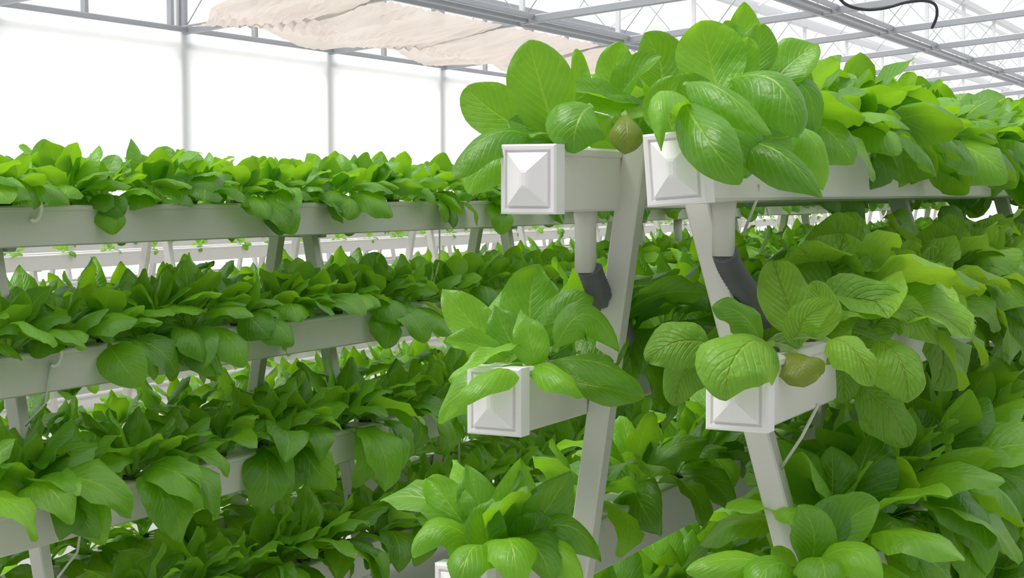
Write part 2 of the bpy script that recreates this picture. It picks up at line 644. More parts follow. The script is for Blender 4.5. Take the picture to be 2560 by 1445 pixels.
# near rack, its capped ends facing the viewer
YC = 2.27
pTL, pTR = on_y(1326, 448, YC), on_y(1692, 421, YC)
pML, pMR = on_y(1240, 1002, YC), on_y(1846, 985, YC)
zt = (pTL.z + pTR.z) / 2
zm = (pML.z + pMR.z) / 2
stepz = zt - zm
cx = (pTL.x + pTR.x + pML.x + pMR.x) / 4
half3 = .255
chans = [('TL', pTL.x, pTL.z, 0), ('TR', pTR.x, pTR.z, math.radians(-4.5)),
         ('ML', pML.x, pML.z, 0), ('MR', pMR.x, pMR.z, 0),
         ('L3', cx - half3, zm - stepz, 0), ('R3', cx + half3, zm - stepz, 0),
         ('L4', cx - half3 - .066, zm - 2 * stepz, 0), ('R4', cx + half3 + .066, zm - 2 * stepz, 0)]
YF = 2.55
l0, l1 = on_y(1590, 400, YF), on_y(1474, 1250, YF)
r0, r1 = on_y(1748, 505, YF), on_y(1945, 1260, YF)
sl_l = (l1.x - l0.x) / (l0.z - l1.z)
sl_r = (r1.x - r0.x) / (r0.z - r1.z)
ztop = zt + .06
legs_c = [(l0.x - sl_l * (ztop - l0.z), sl_l), (r0.x - sl_r * (ztop - r0.z), sl_r)]
near = Rack('white A-frame growing rack whose square end caps face the viewer', YC, 13.0, chans, legs_c,
            [YF + 1.42 * k for k in range(8)], ztop)

for nm, pa, pb, hp in (('TL', (1464, 505), (1474, 680), [(1474, 672), (1490, 715), (1512, 760), (1540, 800), (1560, 850)]),
                       ('TR', (1810, 490), (1810, 640), [(1812, 632), (1826, 668), (1852, 710), (1890, 752), (1930, 800)])):
    x, z, _ = near.ch[nm]
    a = on_x(pa[0], pa[1], x)
    c = Vector((a.x, a.y, on_x(pb[0], pb[1], x).z))
    b = bmesh.new()
    tube(b, [Vector((a.x, a.y, z - CH / 2 + .004)), Vector((a.x, a.y, z - CH / 2 - .02)), c], [.0215, .0185, .0185], 16)
    pipe = near.add('drain_pipe', b, M_PVC, label='white drain pipe under the top channel')
    d0 = (c - CAM).dot(FWD)
    b = bmesh.new()
    sgn = 1 if nm == 'TL' else -1
    ribbed_hose(b, [at(q[0], q[1], d0 + ((0, .02, .07, .13, .17)[k] if nm == 'TL' else k * .022)) for k, q in enumerate(hp)], .0205)
    near.add('drain_hose', b, M_HOSE, pipe, label='dark grey ribbed hose')


def feed_loop(rack, nm, y, tube_to=None, tilt=0.5):
    """white loop of feed tube clipped on a channel rim, with a thin drip tube hanging from it"""
    x, z, _ = rack.ch[nm]
    ctr = Vector((x + CHW / 2 + .016, y, z + CH / 2 - .012))
    b = bmesh.new()
    e1 = Vector((math.sin(tilt) * .5, math.cos(tilt), 0)).normalized()
    e2 = Vector((.18, 0, 1)).normalized()
    P = [ctr + e1 * (.017 * math.cos(t)) + e2 * (.026 * math.sin(t)) for t in [(-2.2 + 4.9 * k / 22) for k in range(23)]]
    tube(b, P, .0052, 7)
    lp = rack.add('feed_loop', b, M_LOOP)
    if tube_to is not None:
        b = bmesh.new()
        q = Vector(tube_to)
        m_ = (P[0] + q) / 2 + Vector((.015, .01, -.02))
        tube(b, [P[0], P[0] * .6 + m_ * .4, m_, m_ * .4 + q * .6, q], .0032, 6)
        rack.add('drip_tube', b, M_TUBE, lp)


x, z, _ = near.ch['TR']
b = bmesh.new()
pa = on_x(1898, 462, x + CHW / 2 + .004)
pb = on_x(1858, 585, x + CHW / 2 - .03)
tube(b, [pa, pa * .7 + pb * .3 + Vector((.004, 0, 0)), pb], .0027, 6)
near.add('drip_tube', b, M_TUBE)
x, z, _ = near.ch['MR']
b = bmesh.new()
pa = on_x(2046, 1010, x + CHW / 2 + .004)
pb = on_x(1952, 1172, x - .02)
tube(b, [pa, pa * .5 + pb * .5 + Vector((.004, 0, 0)), pb], .0029, 6)
near.add('drip_tube', b, M_TUBE)
for yy in (4.35, 6.1, 7.9):
    feed_loop(near, 'TR', yy, None, -.4)

# rack in the next row, nearer the film wall
NX = -2.92
CXL = NX - .126
zl = EYE - .086
chl = []
for k in range(4):
    hw = .126 + .067 * k
    chl += [('N%d' % (k + 1), CXL + hw, zl - .36 * k, 0), ('F%d' % (k + 1), CXL - hw, zl - .36 * k, 0)]
legs_l = [(CXL + .045, .186), (CXL - .045, -.186)]
row2 = Rack('long white A-frame growing rack in the row between the capped rack and the film wall', 2.1, 15.0, chl, legs_l,
            [3.0 + 1.42 * k for k in range(9)], zl + .05)
for nm, px, py, to in (('N1', 85, 535, None), ('N2', 135, 900, (62, 1065)), ('N3', 218, 1290, (140, 1450))):
    x, z, _ = row2.ch[nm]
    p = on_x(px, py, x + CHW / 2 + .012)
    q = on_x(to[0], to[1], x + .02) if to else None
    feed_loop(row2, nm, p.y, q)
for nm, y in (('N1', 5.1), ('N2', 5.3), ('N3', 5.0), ('N1', 7.0)):
    x, z, _ = row2.ch[nm]
    feed_loop(row2, nm, y, (x + .04, y - .06, z - .30))
x, z, _ = row2.ch['N1']
b = bmesh.new()
tube(b, [(x, 7.65, z - CH / 2 + .004), (x, 7.65, z - .21)], .022, 12)
pipe = row2.add('drain_pipe', b, M_PVC)
b = bmesh.new()
ribbed_hose(b, [(x, 7.65, z - .20), (x, 7.68, z - .26), (x + .02, 7.75, z - .33), (x + .05, 7.85, z - .40)], .022, 40)
row2.add('drain_hose', b, M_HOSE, pipe, label='dark grey ribbed hose')

# rows farther back: lower racks, sparsely planted on top
far = []
for i, (xc, zb, lab) in enumerate(((-5.6, EYE - .20, 'low white rack seen through the gap under the next row\'s top channel'),
                                   (-7.9, EYE - .48, 'second low white rack beyond the gap, between the other low racks'),
                                   (-10.2, EYE - .50, 'third low white rack standing closest to the film wall'))):
    ch = []
    for k in range(3):
        hw = .126 + .067 * k
        ch += [('N%d' % (k + 1), xc + hw, zb - .36 * k, 0), ('F%d' % (k + 1), xc - hw, zb - .36 * k, 0)]
    far.append(Rack(lab, 3.0, 30.0, ch, [(xc + .045, .186), (xc - .045, -.186)], [4.0 + 1.42 * k for k in range(18)], zb + .05))

# ------------------------------------------------------------------ leaves
NXL, NYL = 6, 12


def leaf_profile(s, kind):
    """half width 0..1 along the blade, s from 0 at the petiole to 1 at the tip"""
    if kind == 'spoon':
        return np.sin(np.pi * np.clip(s, 0, 1) ** 0.92) ** 0.58
    if kind == 'broad':
        return np.sin(np.pi * np.clip(s, 0, 1) ** 0.80) ** 0.52
    return np.sin(np.pi * np.clip(s, 0, 1) ** 0.78) ** 0.80     # pointed


def leaf_grid(kind, W, pet, nx, ny, pw=.006):
    """parameters of a leaf grid: t along, c across, half width, uv"""
    tp = np.linspace(0, pet, 4)[:-1] if pet > 0.02 else np.array([0.0])
    sb = (1 - np.cos(np.linspace(0, np.pi, ny))) / 2
    tb = pet + sb * (1 - pet)
    t = np.concatenate([tp, tb])
    w = np.concatenate([np.full(len(tp), pw), np.maximum(W / 2 * leaf_profile(sb, kind), np.where(sb < .3, pw, .0012))])
    vv = np.concatenate([tp / max(pet, 1e-6) * .3 if pet > .02 else np.array([.28]), .3 + .7 * sb])
    c = np.linspace(-1, 1, nx + 1)
    s = np.concatenate([np.zeros(len(tp)), sb])
    return t, c, w, vv, s


def leaf_arrays(L, W, kind, pet, arch, cup, wave, twist, rg, nx=NXL, ny=NYL, fold=0.12):
    curl = rg.uniform(.05, .4)
    t, c, w, vv, s = leaf_grid(kind, W, pet, nx, ny)
    phi = -arch * np.clip(t - pet * .6, 0, None) ** 1.3 / (1 - pet * .6) ** 1.3
    dt = np.diff(t, prepend=t[0]) * L
    y = np.cumsum(np.cos(phi) * dt)
    z = np.cumsum(np.sin(phi) * dt)
    ph = rg.uniform(0, 6.28, 4)
    T, Cc = np.meshgrid(np.arange(len(t)), c, indexing='ij')
    wv = w[T]
    S = s[T]
    off = cup * wv * Cc ** 2 + fold * wv * np.abs(Cc) - curl * wv * np.abs(Cc) ** 5
    off += wave * np.abs(Cc) ** 2 * np.sin(S * 15 + ph[0] + np.sign(Cc) * ph[1]) * np.minimum(1, S * 4) * (S < .999)
    off += wave * .45 * np.sin(S * 9 + ph[2]) * np.cos(Cc * 3 + ph[3]) * np.minimum(1, S * 4) * (1 - S)
    lat = Cc * wv
    X = lat + np.sin(S * 2.2 + ph[2]) * .06 * L * S * np.sign(twist + .001)
    tw = twist * S
    Xr = X * np.cos(tw) - off * np.sin(tw)
    Or = X * np.sin(tw) + off * np.cos(tw)
    Y = y[T] - np.sin(phi)[T] * Or
    Z = z[T] + np.cos(phi)[T] * Or
    V = np.stack([Xr, Y, Z], -1).reshape(-1, 3)
    UV = np.stack([(Cc + 1) / 2, vv[T]], -1).reshape(-1, 2)
    n0, n1 = len(t), nx + 1
    i, j = np.meshgrid(np.arange(n0 - 1), np.arange(nx), indexing='ij')
    k = (i * n1 + j).ravel()
    Fq = np.stack([k, k + 1, k + n1 + 1, k + n1], -1)
    return V, Fq, UV


def arrays_mesh(name, V, Fq, UV, mat):
    me = bpy.data.meshes.new(name)
    nv, nf = len(V), len(Fq)
    me.vertices.add(nv)
    me.vertices.foreach_set('co', np.ascontiguousarray(V, dtype=np.float32).ravel())
    me.loops.add(nf * 4)
    me.loops.foreach_set('vertex_index', np.ascontiguousarray(Fq, dtype=np.int32).ravel())
    me.polygons.add(nf)
    me.polygons.foreach_set('loop_start', np.arange(0, nf * 4, 4, dtype=np.int32))
    me.polygons.foreach_set('loop_total', np.full(nf, 4, dtype=np.int32))
    me.update(calc_edges=True)
    uvl = me.uv_layers.new(name='UVMap')
    uvl.data.foreach_set('uv', np.ascontiguousarray(UV[Fq.ravel()], dtype=np.float32).ravel())
    me.polygons.foreach_set('use_smooth', np.ones(nf, dtype=bool))
    me.materials.append(mat)
    return me


LIB = {}
for sp, kind, mat, n in (('choi', 'spoon', M_CHOI, 12), ('long', 'point', M_CHOI, 10), ('pale', 'broad', M_PALE, 10)):
    LIB[sp] = []
    for i in range(n):
        f = i / (n - 1)              # 0 = young inner leaf, 1 = old outer leaf
        if sp == 'choi':
            a = dict(L=.165 + .03 * f, W=.088 + .022 * f, pet=.30, arch=.25 + 1.6 * f * rng.uniform(.7, 1.3), cup=rng.uniform(-.5, .3), wave=.004, twist=rng.uniform(-.35, .35))
        elif sp == 'long':
            a = dict(L=.165 + .045 * f, W=.074 + .026 * f, pet=.22, arch=.35 + 1.85 * f * rng.uniform(.7, 1.3), cup=rng.uniform(-.5, .4), wave=.006, twist=rng.uniform(-.5, .5))
        else:
            a = dict(L=.165 + .035 * f, W=.10 + .035 * f, pet=.20, arch=.3 + 1.6 * f * rng.uniform(.7, 1.3), cup=rng.uniform(-.4, .3), wave=.009, twist=rng.uniform(-.4, .4))
        arr = leaf_arrays(kind=kind, rg=rng, **a)
        LIB[sp].append((arr, arrays_mesh('leaf', *arr, mat)))

b = bmesh.new()
bmesh.ops.create_cone(b, cap_ends=True, segments=10, radius1=.019, radius2=.022, depth=.034)
PLUG_ME = bpy.data.meshes.new('grow_plug'); b.to_mesh(PLUG_ME); b.free(); PLUG_ME.materials.append(M_PLUG)


def plant_leaves(sp, n, size, rg, hang=.45):
    """placements (library index, matrix) of the leaves of one plant about its own base"""
    out = []
    yaw0 = rg.uniform(0, 6.28)
    for k in range(n):
        f = (k + .5) / n
        idx = int(np.clip(round(f * (len(LIB[sp]) - 1) + rg.uniform(-1.2, 1.2)), 0, len(LIB[sp]) - 1))
        elev = math.radians(88 - 76 * f ** 1.1 + rg.uniform(-10, 10))
        yaw = yaw0 + k * 2.39996 + rg.uniform(-.25, .25)
        if hang == 0.0:                                # upright plant, nothing over the rim
            elev = max(elev, math.radians(40))
        if k >= n - 3 and rg.random() < hang:          # old leaves that hang over the channel's aisle side
            yaw = -math.pi / 2 + rg.uniform(-.95, .95)
            elev = math.radians(rg.uniform(-14, 22))
        s = size * (.88 + .18 * f) * rg.uniform(.85, 1.12)
        m = (Matrix.Rotation(yaw, 4, 'Z') @ Matrix.Translation((0, .004 + .010 * f, .006)) @ Matrix.Rotation(elev, 4, 'X')
             @ Matrix.Rotation(rg.uniform(-.6, .6), 4, 'Y') @ Matrix.Scale(s, 4))
        out.append((idx, m))
    return out


def build_plant(name, loc, sp, n, size, rg, label, group, cat='plant', tiltv=(0, 0), hang=.45):
    root = bpy.data.objects.new(name, None)
    root.empty_display_size = .05
    root.location = loc
    root.rotation_euler = (tiltv[0], tiltv[1], 0)
    C.objects.link(root)
    tag(root, label, cat, group)
    o = bpy.data.objects.new('grow_plug', PLUG_ME); o.parent = root; o.location = (0, 0, -.009); C.objects.link(o)
    for idx, m in plant_leaves(sp, n, size, rg, hang):
        o = bpy.data.objects.new('leaf', LIB[sp][idx][1])
        o.parent = root
        o.matrix_local = m
        C.objects.link(o)
    return root


# ---- leaves placed one by one for the plants at the capped ends
def placed_leaf(root, base, mid, tip, w, nrm, cup=0.0, kind='spoon', mat=None, pet=.04, wave=.003, fold=0., ref=2.6, nx=10, ny=16, seed=1):
    rg = np.random.default_rng(seed)
    curl = rg.uniform(.1, .35)
    bulge = (.12 if cup < 0 else -.08) * w * ref / F
    P0, Pm, P2 = (at(q[0], q[1], ref + q[2]) for q in (base, mid, tip))
    P1 = Pm * 2 - (P0 + P2) * .5
    dm = ref + mid[2]
    W = w * dm / F
    nh = (RIGHT * nrm[0] + UP * nrm[1] - FWD * nrm[2]).normalized()
    t, c, hw, vv, s = leaf_grid(kind, W, pet, nx, ny, pw=.0055)
    V = []
    ph = rg.uniform(0, 6.28, 4)
    for i, tt in enumerate(t):
        p = P0 * (1 - tt) ** 2 + P1 * (2 * tt * (1 - tt)) + P2 * tt ** 2
        tg = ((P1 - P0) * (1 - tt) + (P2 - P1) * tt)
        if tg.length < 1e-6:
            tg = P2 - P0
        tg.normalize()
        nn = nh - tg * nh.dot(tg)
        nn.normalize()
        bb = tg.cross(nn)
        for cc in c:
            o_ = cup * hw[i] * cc * cc + .14 * hw[i] * abs(cc) - curl * hw[i] * abs(cc) ** 5 + bulge * math.sin(math.pi * s[i]) * (1 - cc * cc)
            o_ += wave * cc * cc * math.sin(s[i] * 13 + ph[0] + (ph[1] if cc > 0 else 0)) * min(1, 4 * s[i])
            o_ += wave * .5 * math.sin(s[i] * 8 + ph[2]) * math.cos(3 * cc + ph[3]) * min(1, 4 * s[i])
            V.append(p + bb * (cc * hw[i]) + nn * o_)
    V0 = []
    a0 = root.location + Vector((0, 0, .008))
    am = (a0 + P0) * .5 + Vector((0, 0, .25 * (P0 - a0).length))
    for q in (0, .35, .7, .93):
        p = a0 * (1 - q) ** 2 + am * (2 * q * (1 - q)) + P0 * q * q
        tg = ((am - a0) * (1 - q) + (P0 - am) * q).normalized()
        bb = tg.cross(nh - tg * nh.dot(tg)).normalized()
        V0 += [p + bb * (cc * .0052) for cc in c]
    V = np.array([tuple(v - root.location) for v in V0 + V])
    t = np.concatenate([[0, 0, 0, 0], t])
    vv = np.concatenate([[.02, .1, .18, .25], vv])
    n0, n1 = len(t), nx + 1
    i, j = np.meshgrid(np.arange(n0 - 1), np.arange(nx), indexing='ij')
    k = (i * n1 + j).ravel()
    Fq = np.stack([k, k + 1, k + n1 + 1, k + n1], -1)
    T, Cc = np.meshgrid(np.arange(len(t)), c, indexing='ij')
    UV = np.stack([(Cc + 1) / 2, vv[T]], -1).reshape(-1, 2)
    me = arrays_mesh('leaf', V, Fq, UV, mat or M_CHOI)
    o = bpy.data.objects.new('leaf', me)
    o.parent = root
    C.objects.link(o)
    return o


def placed_plant(name, chn, y, label, group, leaves, ref, mat=None, kind='spoon', extra=None, wave=.003):
    x, z, _ = near.ch[chn]
    loc = Vector((x, y, z + CH / 2))
    root = empty(name, loc, label, 'plant', group)
    o = bpy.data.objects.new('grow_plug', PLUG_ME); o.parent = root; o.location = (0, 0, -.009); C.objects.link(o)
    for i, lf in enumerate(leaves):
        base, mid, tip, w, nrm = lf[:5]
        kw = dict(cup=lf[5] if len(lf) > 5 else 0.0, kind=kind, mat=mat, ref=ref, seed=i + int(y * 100), wave=wave)
        if len(lf) > 6:
            kw.update(lf[6])
        placed_leaf(root, base, mid, tip, w, nrm, **kw)
    if extra:
        sp, n, size, sd = extra
        rg = np.random.default_rng(sd)
        for idx, m in plant_leaves(sp, n, size, rg):
            o = bpy.data.objects.new('leaf', LIB[sp][idx][1]); o.parent = root; o.matrix_local = m; C.objects.link(o)
    return root


G_NEAR = 'greens on the capped rack'
placed_plant('pak_choi', 'TL', 2.40, 'pak choi over the plain square cap, one big round leaf upright, one drooping', G_NEAR, [
    ((1392, 350, .03), (1352, 215, .0), (1322, 101, .0), 172, (-.1, .2, 1), .12),
    ((1345, 345, .06), (1232, 275, .06), (1166, 218, .07), 138, (-.15, .25, 1), .10),
    ((1330, 338, -.02), (1225, 352, -.05), (1136, 446, -.08), 120, (-.25, .75, .65), -.35),
    ((1320, 365, .05), (1225, 410, .04), (1172, 485, .03), 120, (-.3, .45, .85), -.2),
    ((1480, 262, -.03), (1442, 312, -.07), (1436, 384, -.07), 158, (-.05, .05, 1), -.28),
    ((1410, 362, .03), (1335, 322, .02), (1272, 300, .03), 100, (-.1, .4, .9), .1),
    ((1400, 365, .05), (1330, 345, .0), (1262, 352, -.02), 60, (-.1, .8, .6), -.1),
    ((1455, 300, .12), (1452, 200, .13), (1440, 122, .13), 52, (.2, 0, 1), .2),
    ((1420, 360, .08), (1430, 280, .1), (1405, 210, .1), 120, (.2, .1, 1), .1),
], 2.60)
placed_plant('pak_choi', 'TL', 2.57, 'pak choi between two end caps, a small round olive leaf over the channel', G_NEAR, [
    ((1610, 262, .0), (1510, 235, -.06), (1424, 215, -.09), 92, (0, .72, .7), .45),
    ((1650, 272, .0), (1548, 265, -.06), (1440, 250, -.08), 78, (0, .5, .85), .1),
    ((1540, 275, .0), (1582, 188, -.02), (1655, 142, -.03), 88, (-.35, .55, .75), .55),
    ((1560, 260, .06), (1540, 185, .06), (1552, 103, .06), 110, (-.2, .2, 1), .1),
    ((1640, 240, .06), (1655, 165, .06), (1612, 82, .06), 150, (.1, .25, 1), .1),
    ((1560, 280, -.08), (1566, 334, -.12), (1562, 386, -.12), 88, (0, .05, 1), -.18, dict(mat=M_OLIVE, pet=.08)),
    ((1590, 370, .02), (1600, 310, .02), (1640, 240, .02), 110, (.2, .2, 1), .1),
    ((1540, 380, .0), (1500, 330, .0), (1480, 280, .0), 90, (-.1, .2, 1), .1),
    ((1560, 380, .05), (1600, 330, .05), (1690, 290, .05), 110, (.1, .3, 1), .1),
], 2.73)
placed_plant('pak_choi', 'TR', 2.38, 'pak choi over the half hidden tilted cap, long leaf draped across its corner', G_NEAR, [
    ((1735, 305, .02), (1655, 240, -.12), (1652, 378, -.17), 84, (-.45, .55, .7), -.5, dict(kind='point')),
    ((1800, 250, .09), (1775, 140, .10), (1752, 52, .10), 182, (0, .3, 1), .1),
    ((1712, 205, .0), (1812, 242, -.06), (1928, 338, -.10), 108, (.15, .62, .75), -.45),
    ((1708, 250, .0), (1765, 345, -.15), (1852, 458, -.17), 140, (-.3, .3, .9), -.2, dict(pet=.05)),
    ((1800, 300, .03), (1840, 360, .0), (1868, 445, .0), 150, (.1, .2, 1), -.1),
    ((1690, 340, .10), (1670, 270, .10), (1690, 190, .10), 130, (0, .15, 1), .1),
    ((1720, 320, .03), (1700, 290, .02), (1672, 262, .0), 60, (-.1, .4, 1), .1),
    ((1810, 230, .12), (1850, 160, .11), (1872, 92, .11), 100, (.2, .3, 1), .1),
    ((1760, 300, .06), (1740, 240, .04), (1712, 185, .04), 100, (-.2, .3, 1), .1),
], 2.48)
placed_plant('pak_choi', 'TR', 2.55, 'tallest pak choi, pointed tip up towards the trusses, bright leaf pointing down past the channel', G_NEAR, [
    ((1865, 150, .06), (1862, 72, .06), (1860, 5, .06), 84, (0, .05, 1), .15, dict(kind='point')),
    ((1850, 190, .04), (1835, 110, .05), (1812, 52, .05), 70, (0, .1, 1), .1),
    ((1878, 200, -.02), (1896, 124, -.02), (1908, 60, -.02), 100, (.1, .1, 1), .1),
    ((1920, 230, .0), (1976, 152, .0), (2046, 112, .02), 128, (-.05, .55, .85), .15),
    ((1910, 215, .0), (2000, 225, .0), (2036, 335, .0), 140, (.35, .35, .9), -.25),
    ((1818, 198, -.10), (1938, 222, -.17), (1990, 345, -.20), 165, (.15, .45, .9), -.5),
    ((1845, 345, -.12), (1950, 398, -.19), (2060, 497, -.21), 128, (.05, .6, .8), -.35, dict(kind='point', pet=.06)),
    ((1980, 315, -.08), (2036, 370, -.10), (2058, 476, -.10), 98, (.45, .35, .85), -.3),
    ((1900, 330, .0), (1960, 340, .0), (2030, 300, .0), 130, (.2, .3, .95), .0),
    ((1880, 300, .04), (1890, 240, .04), (1880, 180, .04), 130, (.0, .3, .95), .0),
], 2.64)
placed_plant('leaf_green', 'ML', 2.42, 'dark pointed-leaf green over the middle cap, two leaves parting over its corner', G_NEAR, [
    ((1305, 905, .0), (1225, 950, -.15), (1130, 1013, -.17), 100, (-.2, .75, .65), -.25),
    ((1325, 905, .0), (1390, 940, -.11), (1458, 992, -.12), 92, (.1, .75, .65), -.3),
    ((1370, 905, .0), (1500, 918, -.03), (1612, 985, -.02), 100, (.15, .75, .65), -.25),
    ((1420, 950, .04), (1520, 975, .02), (1612, 995, .03), 80, (.1, .3, .9), -.1),
    ((1385, 880, -.03), (1460, 792, -.04), (1545, 880, -.02), 115, (.05, .5, .85), -.4),
    ((1370, 860, .06), (1420, 775, .07), (1490, 735, .08), 115, (.1, .4, .9), -.2),
    ((1310, 905, .0), (1270, 840, .0), (1235, 762, .02), 115, (-.1, .3, 1), .1),
    ((1340, 925, -.04), (1326, 850, -.05), (1300, 775, -.02), 95, (.1, .25, 1), .2),
    ((1260, 890, .03), (1170, 795, .04), (1105, 722, .06), 112, (-.15, .4, .9), .1),
    ((1270, 905, -.02), (1185, 858, -.04), (1108, 855, -.05), 82, (-.1, .5, .85), .15),
    ((1298, 858, -.05), (1210, 893, -.09), (1122, 952, -.11), 56, (-.25, .85, .5), .3),
    ((1330, 860, .10), (1325, 745, .12), (1350, 660, .13), 150, (0, .35, .95), .1),
    ((1240, 930, .03), (1170, 970, .02), (1100, 1060, .02), 120, (-.25, .5, .85), -.2),
    ((1370, 920, .04), (1380, 860, .04), (1400, 800, .05), 110, (.1, .2, 1), .1),
    ((1430, 930, .06), (1400, 880, .05), (1440, 830, .05), 110, (.1, .2, 1), .1),
], 2.66, kind='point', wave=.005)
placed_plant('leaf_green', 'MR', 2.40, 'pale crinkled green hanging over the middle cap under the grey hose', G_NEAR, [
    ((1930, 858, -.04), (1842, 898, -.18), (1815, 1000, -.20), 205, (-.1, .45, .9), -.12, dict(pet=.04)),
    ((1780, 860, .06), (1690, 862, .05), (1618, 905, .05), 135, (-.1, .4, .9), -.1),
    ((1770, 900, .08), (1710, 940, .08), (1690, 1015, .08), 110, (-.2, .35, .9), -.1),
    ((1905, 858, .02), (1850, 790, .0), (1780, 768, -.01), 88, (-.1, .5, .85), -.1, dict(mat=M_CHOI)),
    ((1985, 880, -.02), (2000, 920, -.07), (2012, 968, -.08), 130, (.0, .3, .95), -.1, dict(mat=M_OLIVE, pet=.04)),
    ((2000, 840, .06), (1960, 735, .08), (1935, 650, .10), 135, (-.1, .3, .95), .1),
    ((2000, 870, .0), (2010, 800, -.02), (2080, 760, -.02), 90, (.1, .4, .9), .1),
    ((2010, 840, .04), (2055, 775, .02), (2028, 705, .02), 100, (.1, .3, .95), .1),
    ((2070, 850, -.02), (2130, 880, -.07), (2185, 965, -.08), 110, (.05, .5, .85), -.2),
], 2.50, mat=M_PALE, kind='broad', wave=.007)
placed_plant('leaf_green', 'MR', 2.60, 'largest pale crinkled green, just past the plant on the middle cap', G_NEAR, [
    ((2060, 770, .06), (2090, 665, .08), (2112, 585, .10), 198, (0, .45, .9), .1),
    ((2030, 795, .0), (2145, 742, -.02), (2275, 795, -.02), 138, (0, .6, .8), .12),
    ((2190, 845, .0), (2250, 920, -.05), (2268, 1008, -.06), 145, (.1, .3, .95), -.15),
    ((2180, 820, .05), (2260, 780, .05), (2345, 860, .06), 120, (.2, .5, .85), -.2),
    ((2150, 960, .05), (2215, 1030, .04), (2275, 1115, .04), 145, (.15, .4, .9), -.1),
    ((2130, 850, .05), (2180, 800, .05), (2210, 730, .07), 130, (.1, .3, .95), .1),
    ((2080, 880, .05), (2100, 930, .04), (2110, 1010, .04), 120, (.1, .3, .95), -.1),
    ((2060, 850, .08), (2000, 760, .1), (1990, 680, .12), 120, (-.1, .3, .95), .1),
], 2.68, mat=M_PALE, kind='broad', wave=.007)


placed_plant('leaf_green', 'L3', 2.38, 'long-leaved green below the middle cap, left of the narrow leg', G_NEAR, [
    ((1240, 1400, .0), (1200, 1270, .0), (1165, 1160, .03), 118, (-.1, .3, 1), .1),
    ((1250, 1400, .0), (1285, 1270, -.02), (1302, 1148, .0), 130, (.1, .3, 1), .12),
    ((1260, 1400, .0), (1362, 1280, -.02), (1425, 1178, .0), 128, (.2, .4, .9), .1),
    ((1275, 1400, .0), (1400, 1322, -.05), (1500, 1405, -.05), 128, (.2, .7, .7), -.35),
    ((1230, 1400, .0), (1110, 1325, -.05), (1035, 1395, -.08), 120, (-.2, .7, .7), -.35),
    ((1240, 1390, .0), (1180, 1385, -.15), (1150, 1500, -.19), 130, (-.15, .6, .8), -.25),
    ((1255, 1390, .0), (1275, 1370, -.15), (1300, 1495, -.19), 140, (.1, .5, .85), -.25),
    ((1220, 1400, .0), (1125, 1262, .0), (1065, 1195, .03), 112, (-.2, .4, .9), .1),
    ((1275, 1390, .0), (1370, 1372, -.08), (1455, 1465, -.12), 130, (.2, .6, .8), -.3),
    ((1230, 1400, -.02), (1215, 1320, -.06), (1230, 1245, -.05), 110, (-.05, .4, .9), .2),
    ((1265, 1400, -.02), (1330, 1330, -.06), (1350, 1270, -.05), 110, (.1, .4, .9), .2),
], 2.71, kind='point', wave=.006, extra=('long', 7, 1.1, 5))


placed_plant('pak_choi', 'R3', 2.47, 'spoon-leaved pak choi lowest at the foot of the splayed leg', G_NEAR, [
    ((1990, 1440, .0), (1850, 1405, -.06), (1715, 1428, -.08), 105, (-.1, .75, .6), -.25),
    ((2000, 1440, .0), (1930, 1420, -.09), (1880, 1490, -.12), 120, (-.1, .6, .8), -.3),
    ((2010, 1440, .0), (2065, 1330, .0), (2115, 1238, .02), 128, (.1, .4, .9), .1),
    ((2010, 1440, .0), (2035, 1345, -.03), (1995, 1262, -.02), 118, (-.1, .3, .95), -.2),
    ((2020, 1440, .0), (2120, 1385, -.07), (2205, 1450, -.11), 130, (.15, .6, .8), -.3),
    ((2010, 1445, .0), (2050, 1410, -.10), (2060, 1500, -.14), 130, (.05, .5, .85), -.3),
    ((2020, 1440, .0), (2110, 1310, .0), (2200, 1260, .0), 125, (.2, .5, .85), .1),
    ((2000, 1445, .04), (1960, 1400, .03), (1930, 1370, .03), 60, (-.1, .4, .9), .1),
], 2.57)


# ---- all other plants, in rows along the channels
def ordinal(n):
    w = ['', 'first', 'second', 'third', 'fourth', 'fifth', 'sixth', 'seventh', 'eighth', 'ninth', 'tenth', 'eleventh', 'twelfth']
    if n < len(w):
        return w[n]
    return '%d%s' % (n, 'th' if 10 < n % 100 < 14 else {1: 'st', 2: 'nd', 3: 'rd'}.get(n % 10, 'th'))


SPEC = []      # (depth, name, loc, species, leaves, size, seed, label, group, individual)


def row(rack, chn, ya, yb, step, sp, n, size, name, place, group, first=1, single_to=99., jit=.035, bare=(), hang=.55):
    x, z, _ = rack.ch[chn]
    y = ya
    k = first
    rg = np.random.default_rng(abs(hash((chn, place))) % 1000 if False else sum(map(ord, chn + place)))
    while y < yb:
        yy = y + rg.uniform(-jit, jit)
        sz = size * rg.uniform(.86, 1.14)
        loc = Vector((x + rg.uniform(-.008, .008), yy, z + CH / 2))
        lab = (name[1], place, k)
        SPEC.append((project(loc)[2], name[0], loc, sp, n, sz, int(rg.integers(1 << 30)), lab, group, yy <= single_to, 0.0 if any(a <= yy <= c for a, c in bare) else hang))
        y += step
        k += 1


